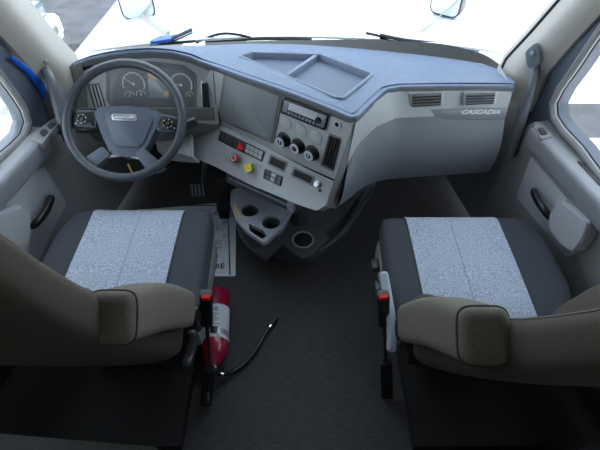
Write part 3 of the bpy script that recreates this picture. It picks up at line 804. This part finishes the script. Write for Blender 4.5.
# open bin above the tray
FBn = Frame(at(232, 178, y=1.47), at(296, 207, y=1.29) - at(232, 178, y=1.47), at(296, 195, y=1.30) - at(296, 207, y=1.29))
bn = obj('storage_bin', [pxp(FBn, [(226, 166), (296, 200), (296, 214), (226, 182)], -.06, -.01, .004, .006)], 'bin', con)
obj('bin_lip', [tube([FBn.wpx(x, y, .0) for x, y in ((229, 178), (255, 190), (290, 206))], .005, 8), tube([FBn.wpx(x, y, -.004) for x, y in ((228, 169), (250, 179), (278, 192))], .0025, 8)], 'binl', bn)
obj('bin_divider', [pxp(FBn, [(254, 177), (258, 179), (258, 189), (254, 187)], -.03, .004, .002), pxp(FBn, [(287, 199), (294, 202), (293, 213), (287, 210)], -.03, .006, .002)], 'binl', bn)
# right hand flange rail
rl = [at(318, 252, z=.14), at(335, 240, z=.15), at(355, 217, z=.18), at(373, 188, z=.22)]
obj('flange', [tube(cat(rl, 6), .008, 8), loft([cat(rl, 6), [V((p.x - .03, p.y + .03, .10)) for p in cat(rl, 6)]], thick=.006)], 'bin', con)

# ================================================================== PEDALS
ap = thing('accelerator_pedal', 'tall black ribbed accelerator pedal beside the centre console', 'pedal', at(223, 214, z=.02))
p0, p1 = at(223.5, 214, z=.035), at(222.5, 175, z=.22)
FA = Frame(p0, (1, 0, 0), p1 - p0); ln = (p1 - p0).length
obj('pad', prism(FA, rpoly([(-.034, 0), (.034, 0), (.030, ln), (-.030, ln)], .02), -.02, 0, .004), 'rubber', ap)
for k in range(6): obj('rib', prism(FA, rect(-.025 + k * .010, ln / 2, .005, ln * .88, .002), -.002, .0035, .001), 'slat', ap)
obj('hinge', box(p0 + V((0, .02, -.015)), (.05, .05, .04), .005), 'blackm', ap)
bp = thing('brake_pedal', 'short ribbed brake pedal hanging left of the accelerator', 'pedal', at(198, 190, z=.15))
p0 = at(198.5, 197, z=.15); p1 = at(198, 183, z=.22)
FBp = Frame(p0, (1, 0, 0), p1 - p0); ln = (p1 - p0).length
obj('pad', prism(FBp, rpoly([(-.04, 0), (.04, 0), (.043, ln), (-.043, ln)], .012), -.012, 0, .004), 'rubber', bp)
for k in range(4): obj('rib', prism(FBp, rect(-.027 + k * .018, ln / 2, .008, ln * .85, .002), -.002, .004, .001), 'dashd', bp)
obj('arm', tube(cat([FBp.w(.02, ln * .6, -.02), at(204, 176, z=.27), at(205, 160, z=.42)], 6), .011, 8), 'slat', bp)

# ================================================================== STEERING WHEEL
sw = thing('steering_wheel', 'dark blue-grey four spoke steering wheel in front of the instrument cluster', 'steering wheel', (-.645, 1.385, .735))
W = Frame((-.645, 1.385, .735), (1, 0, 0), (0, .766, .643))
c0 = W.px(124.5, 120, 0); rad = .215
rim = [W.w(c0[0] + rad * math.cos(2 * math.pi * k / 72), c0[1] + rad * math.sin(2 * math.pi * k / 72), 0) for k in range(72)]
obj('rim', tube(rim, .0165, 14, closed=True, up=W.n), 'wheel', sw)
h0 = -.035
hubp = [(93, 109), (104, 106.5), (128, 105.5), (150, 109), (162, 113.5), (155, 130), (147, 146), (141, 155), (126, 157), (110, 153), (103, 138), (97, 122)]
hub = obj('hub', [pxp(W, hubp, h0 - .03, h0 + .025, .012, .015), pxp(W, [(102, 112), (154, 117), (141, 147), (114, 146)], h0 + .0, h0 + .031, .008, .015)], 'hub', sw)
bdg = pxp(W, [(111, 113.5), (136, 114.5), (137, 121), (112, 120)], h0 + .03, h0 + .0335, .001, .008)
bo = obj('badge', bdg, 'satin', sw)
q = rpoly([W.px(x, y, h0 + .034) for x, y in ((112.5, 114.5), (135, 115.5), (135.8, 120), (113.2, 119))], .007)
obj('badge_field', prism(W, q, h0 + .0332, h0 + .0342), 'dashd', bo)
cc = W.px(124, 117.3, h0 + .035)
obj('badge_text', text(W, 'FREIGHTLINER', *cc, .0125, h0 + .0345, .0006, bold=.0002, sx=.92), 'white', bo)
# spokes with switch pads
for s_, side in ((1, 0), (-1, 1)):
    spq = [(158, 113), (180, 118), (179, 133), (157, 131)] if s_ == 1 else [(68, 111), (96, 111), (97, 128), (67, 127)]
    obj('spoke', pxp(W, spq, -.045, -.012, .006, .006, hp=-.02), 'hub', sw)
    Qp = [(161, 115.5), (177, 119.5), (176, 131), (157.5, 129)] if s_ == 1 else [(71, 112.5), (93, 111.5), (94, 126), (70, 126)]
    pdd = obj('switch_pad', qp(W, Qp, 0, 1, 0, 1, -.016, -.008, .002, .004), 'black', sw)
    cc = W.px((Qp[0][0] + Qp[1][0] + Qp[2][0] + Qp[3][0]) / 4, (Qp[0][1] + Qp[1][1] + Qp[2][1] + Qp[3][1]) / 4, -.006)
    obj('dial', [ring(W, *cc, .014, .019, -.009, -.003), prism(W, circ(*cc, .008, 16), -.009, -.003, .001)], 'slat', pdd)
    obj('dial_mark', [prism(W, circ(cc[0] + .0165 * math.cos(a), cc[1] + .0165 * math.sin(a), .0018, 8), -.0035, -.0022) for a in (.3, 1.3, 2.4, 3.6, 4.7, 5.6)] + [prism(W, circ(cc[0] + (.024 * (1 if s_ > 0 else -1)), cc[1] - .016, .0022, 8), -.009, -.0065)], 'white', pdd)
    lp = [(136, 154), (144, 148), (166, 168), (156, 173), (148, 171)] if s_ == 1 else [(104, 147), (112, 155), (92, 172), (82, 161)]
    obj('lower_spoke', pxp(W, lp, -.04, -.006, .008, .008, hp=-.02), 'hub', sw)
bot = [W.w(*W.px(x, y, -.02), -.02) for x, y in ((92, 166), (104, 158), (118, 155.5), (130, 156), (143, 160), (155, 169))]
obj('lower_trim', tube(cat(bot, 5), .006, 8), 'satin', sw)

# steering column with stalk
colm = thing('steering_column', 'dark steering column shroud behind the wheel with a right hand shift stalk', 'steering column', (-.645, 1.5, .6))
cw = W.w(*W.px(124.5, 128, -.07), -.065)
ctr = V((-.645, 1.385, .735))
colst = spine([ctr - W.n * .055, ctr - W.n * .13 + V((0, .02, 0)), ctr - W.n * .24 + V((0, .08, 0.02))], V((1, 0, 0)), .075, .06, 3, .02, .01)
obj('shroud', superloft(colst), 'dashd', colm)
s0 = ctr - W.n * .09
sp = [s0 + V((.05, .01, .0)), W.wpx(172, 128, -.08), W.wpx(186, 125, -.08)]
obj('shift_stalk', tube(cat(sp, 6), .010, 10), 'black', colm)
obj('stalk_tip', superloft(spine([W.wpx(184, 126, -.08), W.wpx(197, 121, -.08)], V((0, 0, 1)), .019, .015, 3, .008, .008)), 'slat', colm, label='glossy black stalk end')
obj('signal_stalk', tube(cat([s0 + V((-.05, .01, 0)), W.wpx(90, 131, -.09), W.wpx(76, 130, -.08)], 6), .009, 10), 'black', colm)
obj('key_tag', tube([at(128, 164, y=1.50), at(133, 175, y=1.46)], .007, 6, flat=.3), 'amber', colm, label='yellow tag hanging below column')

# ================================================================== GRAB HANDLES
def grab(label, pts, plate, yplate):
    t = thing('grab_handle', label, 'grab handle', pts[-1], 'pillar grab handles')
    n = len(cat(pts, 8))
    obj('bar', superloft([(p, *(lambda tt: ((V((1, 0, 0)) - tt * tt.x).normalized(), (V((1, 0, 0)) - tt * tt.x).normalized().cross(tt)))((cat(pts, 8)[min(i + 1, n - 1)] - cat(pts, 8)[max(i - 1, 0)]).normalized()), .018, .018, 2.2) for i, p in enumerate(cat(pts, 8))], 20), 'grip', t)
    Fp = Frame(at(*yplate[0], y=yplate[1]), (0, -.25, 1), (.55 * (1 if yplate[0][0] > 300 else -1), -1, 0))
    obj('mount_plate', pxp(Fp, plate, -.006, .004, .002, .010), 'grip', t)
    cb = Fp.px(yplate[0][0], yplate[0][1], .01)
    obj('bolt', lathe(Fp.w(*cb, .008), Fp.n, [(.008, 0), (.008, .006), (.001, .008)], 12), 'satin', t)
grab('straight grey grab handle on the passenger side pillar', [at(532, 54, y=1.56), at(535, 66, y=1.535), at(533, 82, y=1.50), at(526, 106, y=1.47), at(518, 130, y=1.44), at(510, 156, y=1.42)],
     [(535, 43), (538, 46), (540, 62), (532, 70), (527, 66), (525, 52)], ((532.5, 53), 1.54))
grab('grey grab handle on the driver side pillar left of the wheel', [at(45, 70, y=1.56), at(50, 78, y=1.53), at(54, 92, y=1.50), at(58, 108, y=1.47), at(63, 126, y=1.44), at(68, 140, y=1.44)],
     [(41, 44), (50, 53), (56, 72), (47, 74), (43, 66)], ((46, 62), 1.57))

# ================================================================== SEATS
FRZ = Frame((0, 0, 0), (1, 0, 0), (0, 1, 0)); FRZ.n = V((0, 0, 1))
def seat(side):
    L = side == 'left'
    sg = 1 if L else -1                       # towards the cab centre: +x for the driver seat
    if L:
        cx, yf, yr, w = -.600, 1.188, .70, .575; px0, px1 = -.770, -.437
        bk = [V((cx, .655, .44)), V((cx, .585, .56)), V((cx, .50, .74)), V((cx, .415, .95)), V((cx, .385, 1.2)), V((cx, .37, 1.34))]
        label = 'driver seat with pale grey centre panel behind the steering wheel'
    else:
        cx, yf, yr, w = .583, 1.150, .68, .60; px0, px1 = .390, .727
        bk = [V((cx, .635, .44)), V((cx, .56, .56)), V((cx, .46, .74)), V((cx, .355, .95)), V((cx, .265, 1.17)), V((cx, .225, 1.32))]
        label = 'empty passenger seat with pale grey centre panel facing the glovebox'
    t = thing('driver_chair' if L else 'passenger_chair', label, 'truck seat', (cx, .85, 0), 'cab seats')
    X = V((1, 0, 0))
    # cushion
    st = spine([V((cx, yf, .425)), V((cx, (yf + yr) / 2, .425)), V((cx, yr, .415))], X, lambda q: w / 2 - .02 * (1 - q), .068, 4.2, .055, .03, n=24)
    st2 = []
    for c, _, _, a, b_, e in st:
        q = (yf - c.y) / (yf - yr); d_ = .065 * (max(0, abs(2 * q - 1) - .3) / .7) ** 2
        st2.append((c + V((sg * d_ / 2, 0, 0)), X, V((0, 0, 1)), a - d_ / 2, b_, e))
    st = st2
    def disp(u, w_, q): return (.030 * max(0, (abs(u) - .55) / .45) ** 1.3 - .006 * (1 - u * u)) * (1 if w_ > 0 else 0) * min(1, max(.0, (q - .02) * 8)) + (-.018 * max(0, 1 - q * 5) ** 2)
    cu = obj('cushion', superloft(st, 72, disp), 'fab', t, smooth=60)
    T = bvh_of(cu)
    def drop(x, y, off=.003):
        h = T.ray_cast(V((x, y, 1)), V((0, 0, -1)))
        return (h[0] + h[1].normalized() * off * (1 if h[1].z > 0 else -1)) if h[0] else V((x, y, .4))
    rows = []
    for j in range(30):
        y = yf - .004 - (yf - yr - .02) * j / 29
        rows.append([drop(px0 + (px1 - px0) * i / 16 + (.0), y) for i in range(17)])
    obj('centre_panel', loft(rows, thick=.003), 'fabl', t, smooth=60)
    for x in (px0, px1):
        obj('seam', tube([drop(x, yf - .004 - (yf - yr - .02) * j / 29, .002) for j in range(30)], .0035, 6), 'pipe', t)
    obj('seam', tube([drop((px0 + px1) / 2 + .01 * sg, yf - .004 - (yf - yr - .02) * j / 29, .004) for j in range(30)], .0024, 6), 'pipe', t)
    # backrest
    bi = cx + sg * .235
    def aw(q): return .25 if q < .55 else .25 - .10 * min(1, (q - .55) / .35)
    stb = spine(bk, X, aw, lambda q: .072 - .022 * q, 3.6, .04, .06, n=26)
    def bd_(u, w_, q):
        f = 1 if w_ > 0 else 0
        return f * (.115 if u * sg > 0 else .15) * max(0, (abs(u) - .6) / .4) ** .8 * math.exp(-((q - (.24 if u * sg > 0 else .30)) / .22) ** 2)
    # make sure Z points forward (+y)
    stb = [(c, X_, (Z if Z.y > 0 else -Z), a, b_, e) for c, X_, Z, a, b_, e in stb]
    obj('backrest', superloft(stb, 64, bd_), 'fabb', t, smooth=60)
    # seam welt around the inner side face of the backrest
    xs = cx + sg * .235
    sm_ = []
    for i, (c, X_, Z, a, b_, e) in enumerate(stb):
        if 6 < i < len(stb) - 7:
            u_, w2 = sg * abs(math.cos(R(38))) ** (2 / e), abs(math.sin(R(38))) ** (2 / e)
            sm_.append(c + X_ * a * u_ * 1.003 + Z * (b_ * w2 + bd_(u_, w2, i / (len(stb) - 1))))
    obj('backrest_seam', tube(sm_, .003, 6), 'fabx', t)
    # armrest, folded up along the inner side
    if L: a0, a1, ax = V((-.330, .662, .590)), V((-.350, .415, .955)), V((1, .0, 0))
    else: a0, a1, ax = V((.305, .620, .585)), V((.318, .362, .985)), V((1, .0, 0))
    sta = spine([a0, a0.lerp(a1, .5) + V((0, .012, .008)), a1], X, lambda q: .042 + .004 * q, lambda q: .042 + .014 * math.sin(math.pi * (.15 + .7 * q)), 4.5, .03, .02, n=18)
    ar = obj('armrest', superloft(sta, 48), 'fabx', t, smooth=50)
    stn = sta[-7]
    obj('armrest_seam', tube([stn[0] + stn[1] * stn[3] * math.copysign(abs(math.cos(k * math.pi / 24)) ** (2 / 4.5), math.cos(k * math.pi / 24)) * 1.01 + stn[2] * stn[4] * math.copysign(abs(math.sin(k * math.pi / 24)) ** (2 / 4.5), math.sin(k * math.pi / 24)) * 1.01 for k in range(48)], .0025, 6, closed=True), 'fabb', ar)
    # pivot, side bracket, base
    obj('pivot', lathe(V((cx + sg * .25, a0.y + .0, a0.z - .03)), V((sg, 0, 0)), [(.03, 0), (.03, .06), (.001, .065)], 20), 'black', t)
    obj('side_skirt', [box((cx + sg * (w / 2 - .035), .90, .345), (.045, .40, .10), .015)], 'dashd', t)
    obj('base', [box((cx, .90, .30), (.44, .40, .12), .02), box((cx, .90, .18), (.38, .36, .16), .02), prism(FRZ, [(cx + sg * .19, .46), (cx + sg * .19, 1.17), ((xL(1.17) if L else xR(1.17)) + sg * .01, 1.17), ((xL(.46) if L else xR(.46)) + sg * .01, .46)], 0, .045, .008)], 'blackm', t)  # low black plate out to the wall added to paint the floor shade
    for k, dy in enumerate((1.0, .90) if not L else ()):
        obj('adjuster_lever', box((cx + sg * (w / 2 - .002), dy, .355), (.035, .05, .030), .008), 'slat', t)
    # pale curved plastic strip beside the backrest foot
    if L: pp = [at(192, 330, x=-.325), at(192, 345, x=-.325), at(189, 357, x=-.33), at(185, 366, x=-.335)]
    else: pp = [at(383, 272, x=.262), at(388, 300, x=.272), at(392, 330, x=.275), at(391, 352, x=.27)]
    obj('side_strip', superloft(spine(pp, V((1, 0, 0)), .014, .018 if not L else .012, 3, .01, .012)), 'seatp' if not L else 'slat', t, label='pale grey plastic strip' if not L else None)
    # seat belt buckle on its stalk
    if L: b0, b1, b2_, b3 = at(206, 293, x=-.262), at(207, 325, x=-.29), at(210, 368, z=.2), at(206, 404, z=.02)
    else: b0, b1, b2_, b3 = at(383, 293, x=.238), at(384, 325, x=.265), at(386, 362, z=.2), at(387, 397, z=.02)
    d = (b1 - b0).normalized()
    bk_ = obj('belt_buckle', superloft(spine([b0, b0.lerp(b1, .5), b1], X, .018, .014, 3.5, .006, .012)), 'black', t)
    Fq = Frame(b0 + V((0, 0, .0)), (1, 0, 0), (0, 1, -.3))
    obj('release_button', prism(Frame(b0 - d * .002, (1, 0, 0), d + (CAM - b0).normalized() * -.5), rpoly(rect(0, .006, .024, .022), .004), .008, .018, .002), 'redb', bk_, label='red release button')
    obj('belt_stalk', tube(cat([b1, (b1 + b2_) / 2, b2_], 5), .006, 8), 'rubber', t)
    obj('belt_anchor', [superloft(spine([b2_ + V((0, .0, 0)), (b2_ + b3) / 2, b3 + V((0, 0, .0))], X, .022, .012, 3, .006, .004)), lathe(b2_, V((0, -.4, 1)), [(.016, -.01), (.016, .012), (.001, .014)], 12)], 'black', t)
    return t
seat('left'); seat('right')

# ================================================================== FIRE EXTINGUISHER
ex = thing('fire_extinguisher', 'red fire extinguisher lying on the floor beside the driver seat', 'fire extinguisher', (-.345, .9, 0))
e0 = at(217.5, 293, z=.075); e1 = at(213.5, 366, z=.075); ax = (e1 - e0).normalized(); Lb = (e1 - e0).length; rr = .054
obj('cylinder', lathe(e0, ax, [(rr - .008, 0), (rr - .002, .003), (rr, .010), (rr, Lb - .085), (rr * .96, Lb - .062), (rr * .82, Lb - .035), (rr * .58, Lb - .012), (.018, Lb)], 48), 'red', ex)
lb0, lb1 = .088, Lb - .095
obj('label_sheet', [lathe(e0, ax, [(rr + .0006, lb0), (rr + .0008, lb1)], 48)], 'label', ex, label='white instruction label')
Xe = V((1, 0, 0)); Xe = (Xe - ax * Xe.dot(ax)).normalized(); Ze = ax.cross(Xe); Ze = Ze if Ze.z > 0 else -Ze
def onlab(s, ang, ws, wa, h=.0012):
    bm = bmesh.new(); g2 = []
    for i in range(2):
        g2.append([bm.verts.new(e0 + ax * (s + ws * i) + (Xe * math.sin(R(ang + wa * j / 6)) + Ze * math.cos(R(ang + wa * j / 6))) * (rr + h)) for j in range(7)])
    for j in range(6): bm.faces.new((g2[0][j], g2[0][j + 1], g2[1][j + 1], g2[1][j]))
    fs = list(bm.faces); bmesh.ops.solidify(bm, geom=fs, thickness=.0004); return bm
obj('label_print', [onlab(lb0 + .018, a, .016, 13) for a in (-38, -18, 2)] + [onlab(lb0 + .045 + k * .008, -35, .002, 60 - 10 * (k % 3)) for k in range(7)], 'ink', ex)
obj('label_print_window', [onlab(lb0 + .022, a + 3, .008, 7, .0018) for a in (-38, -18, 2)], 'label', ex)
obj('strap', [lathe(e0, ax, [(rr + .002, lb1 - .038), (rr + .002, lb1 - .014)], 48)], 'satin', ex, label='silver band clamp')
obj('strap_latch', [onlab(lb1 - .042, -8, .030, 26, .005), onlab(lb1 - .034, 0, .012, 9, .008)], 'black', ex)
obj('bracket', box((e0 + ax * .18) + V((0, 0, -.062)), (.05, .16, .018), .003), 'blackm', ex)
nk = e1
obj('valve', [lathe(nk, ax, [(.016, -.005), (.016, .02), (.012, .03), (.012, .045)], 20), superloft(spine([nk + ax * .04 + V((-.03, 0, .02)), nk + ax * .07 + V((-.02, 0, .02)), nk + ax * .15 + V((-.015, 0, .01))], V((0, 0, 1)), .008, .012, 3, .004, .006))], 'black', ex)
obj('pressure_gauge', lathe(nk + ax * .016 + V((.0, 0, .012)), V((.1, -.1, 1)), [(.015, 0), (.015, .012), (.012, .016), (.001, .016)], 20), 'chrome', ex)
obj('pull_pin', tube([nk + ax * .03 + V((-.012, 0, .02)), nk + ax * .02 + V((-.015, 0, .035)), nk + ax * .005 + V((-.01, 0, .035))], .004, 8), 'yel', ex)
hs = [nk + ax * .03 + V((.01, 0, .0)), at(222, 374.5, z=.05), at(232, 372, z=.02), at(244, 364, z=.013), at(256, 350, z=.012), at(265, 334, z=.012), at(270, 327, z=.012)]
obj('hose', tube(cat(hs, 6), .0095, 12), 'hose', ex)
obj('hose_coupling', [lathe(at(217, 374, z=.06), at(222, 374.5, z=.05) - at(217, 374, z=.06), [(.013, -.004), (.013, .022)], 16)], 'chrome', ex)
obj('nozzle', tube([at(269, 328.5, z=.012), at(277.5, 318, z=.012)], [.009, .005], 12), 'hose', ex)
dn = (at(277, 318, z=.012) - at(269, 328.5, z=.012)).normalized()
obj('nozzle_clamp', lathe(at(269.5, 328, z=.012), dn, [(.0115, 0), (.0115, .012)], 16), 'chrome', ex)

# ================================================================== PAPER FLOOR MAT
pm = thing('paper_floor_mat', 'white printed paper mat on the floor under the accelerator pedal', 'paper mat', (-.55, 1.45, .0))
FM = Frame((-.3, 1.2, .003), (1, 0, 0), (0, 1, 0)); FM.n = V((0, 0, 1))
mq = [(118, 214), (229, 202), (236, 205), (235.5, 276), (188, 277)]
mpts = [FM.px(x, y, 0) for x, y in mq]; mpts[0] = (-.62, .44); mpts[4] = (-.66, .01)
bm = bmesh.new()
obj('sheet', prism(FM, rpoly(mpts, .008), -.0025, .0), 'paper', pm)
def lineq(a, b_, w_, h=.0008):
    a, b_ = V(a), V(b_); d = (b_ - a).normalized(); n2 = V((-d.y, d.x)) * w_
    return prism(FM, [tuple(a + n2), tuple(b_ + n2), tuple(b_ - n2), tuple(a - n2)], -.0005, h)
tr_ = FM.px(228, 205, 0); br_ = FM.px(230, 275, 0); tl_ = (-.55, V(tr_).y - .01)
obj('printed_border', [lineq(tr_, br_, .0035), lineq(tr_, tl_, .0035)], 'ink', pm)
# fine grid of printed dots/lines
gr = []
for k in range(9):
    x = V(br_).x - .02 - k * .022
    gr.append(lineq((x, .03), (x, V(tr_).y - .03), .0006))
for k in range(20): gr.append(lineq((V(br_).x - .012, .03 + k * .022), (V(br_).x - .20, .03 + k * .022), .0006))
M['grid'] = mat('faint_print', (.5, .55, .64), .8)
obj('printed_grid', gr, 'grid', pm)
ill = []
random.seed(5)
cxy = FM.px(220, 234, 0)
for k in range(26):
    a = cxy[0] + random.uniform(-.035, .035); b_ = cxy[1] + random.uniform(-.13, .11)
    ill.append(ring(FM, a, b_, random.uniform(.006, .014), random.uniform(.016, .018), -.0005, .0011, random.uniform(0, 180), random.uniform(200, 340), 14))
for q_ in ill: obj('printed_motif', q_, 'grid', pm)
tc_ = FM.px(213, 267, 0)
obj('printed_words', [text(FM, 'CORE', tc_[0], tc_[1], .042, .0008, .0003, ux=V((1, .12, 0)), bold=.001, sx=1.0), text(FM, 'C', *FM.px(216, 213.5, 0), .03, .0008, .0003, bold=.001)], 'ink', pm)

# ================================================================== REAR OF CAB
def cabinet(nm, lab, quad, z, m):
    P = [at(x, y, z=z) for x, y in quad]
    F = Frame((0, 0, z), (1, 0, 0), (0, 1, 0)); F.n = V((0, 0, 1))
    o = obj(nm, prism(F, rpoly([(p.x, p.y) for p in P], .03), -z, 0, .03, 4), m)
    tag(o, lab, 'bunk base'); return o
M['bunk'] = mat('bunk_vinyl', (.06, .06, .052), .7, noise=.15, nscale=80)
F0 = Frame((0, 0, .3), (1, 0, 0), (0, 1, 0)); F0.n = V((0, 0, 1))
o = obj('bunk_base', prism(F0, rpoly([(-1.1, .44), (-.40, .385), (-.37, .33), (-.37, -.5), (-1.1, -.5)], .03), -.3, 0, .03), 'bunk'); tag(o, 'low dark bunk base behind the driver seat at the lower left corner', 'bunk base')
o = obj('storage_cabinet', [prism(F0, rpoly([(.40, .33), (1.0, .42), (1.0, -.5), (.40, -.5)], .02), -.3, -.05, .01), tube([V((.66, .38, .25)), V((.68, .2, .252)), V((.70, -.1, .252))], .006, 6)], 'dark'); tag(o, 'low black cabinet behind the passenger seat at the lower right corner', 'cabinet')

# ================================================================== LIGHT
w = bpy.data.worlds.new('world'); scene.world = w; w.use_nodes = True
bg = w.node_tree.nodes['Background']; bg.inputs['Color'].default_value = (.80, .89, 1.0, 1); bg.inputs['Strength'].default_value = 6.0
sl = bpy.data.lights.new('sun', 'SUN'); so = bpy.data.objects.new('sun', sl); COL.objects.link(so)
sl.energy = 16; sl.angle = R(.6); sl.color = (1, .94, .85)
sd = V((-.22, -.50, .90)).normalized()      # towards the sun
so.rotation_euler = sd.to_track_quat('Z', 'Y').to_euler()

vs = scene.view_settings; vs.view_transform = 'Standard'; vs.look = 'None'; vs.gamma = 1; vs.use_curve_mapping = False
vs.exposure = -.62
scene.cycles.use_denoising = True
scene.cycles.max_bounces = 8; scene.cycles.transparent_max_bounces = 12
scene.cycles.sample_clamp_indirect = 8
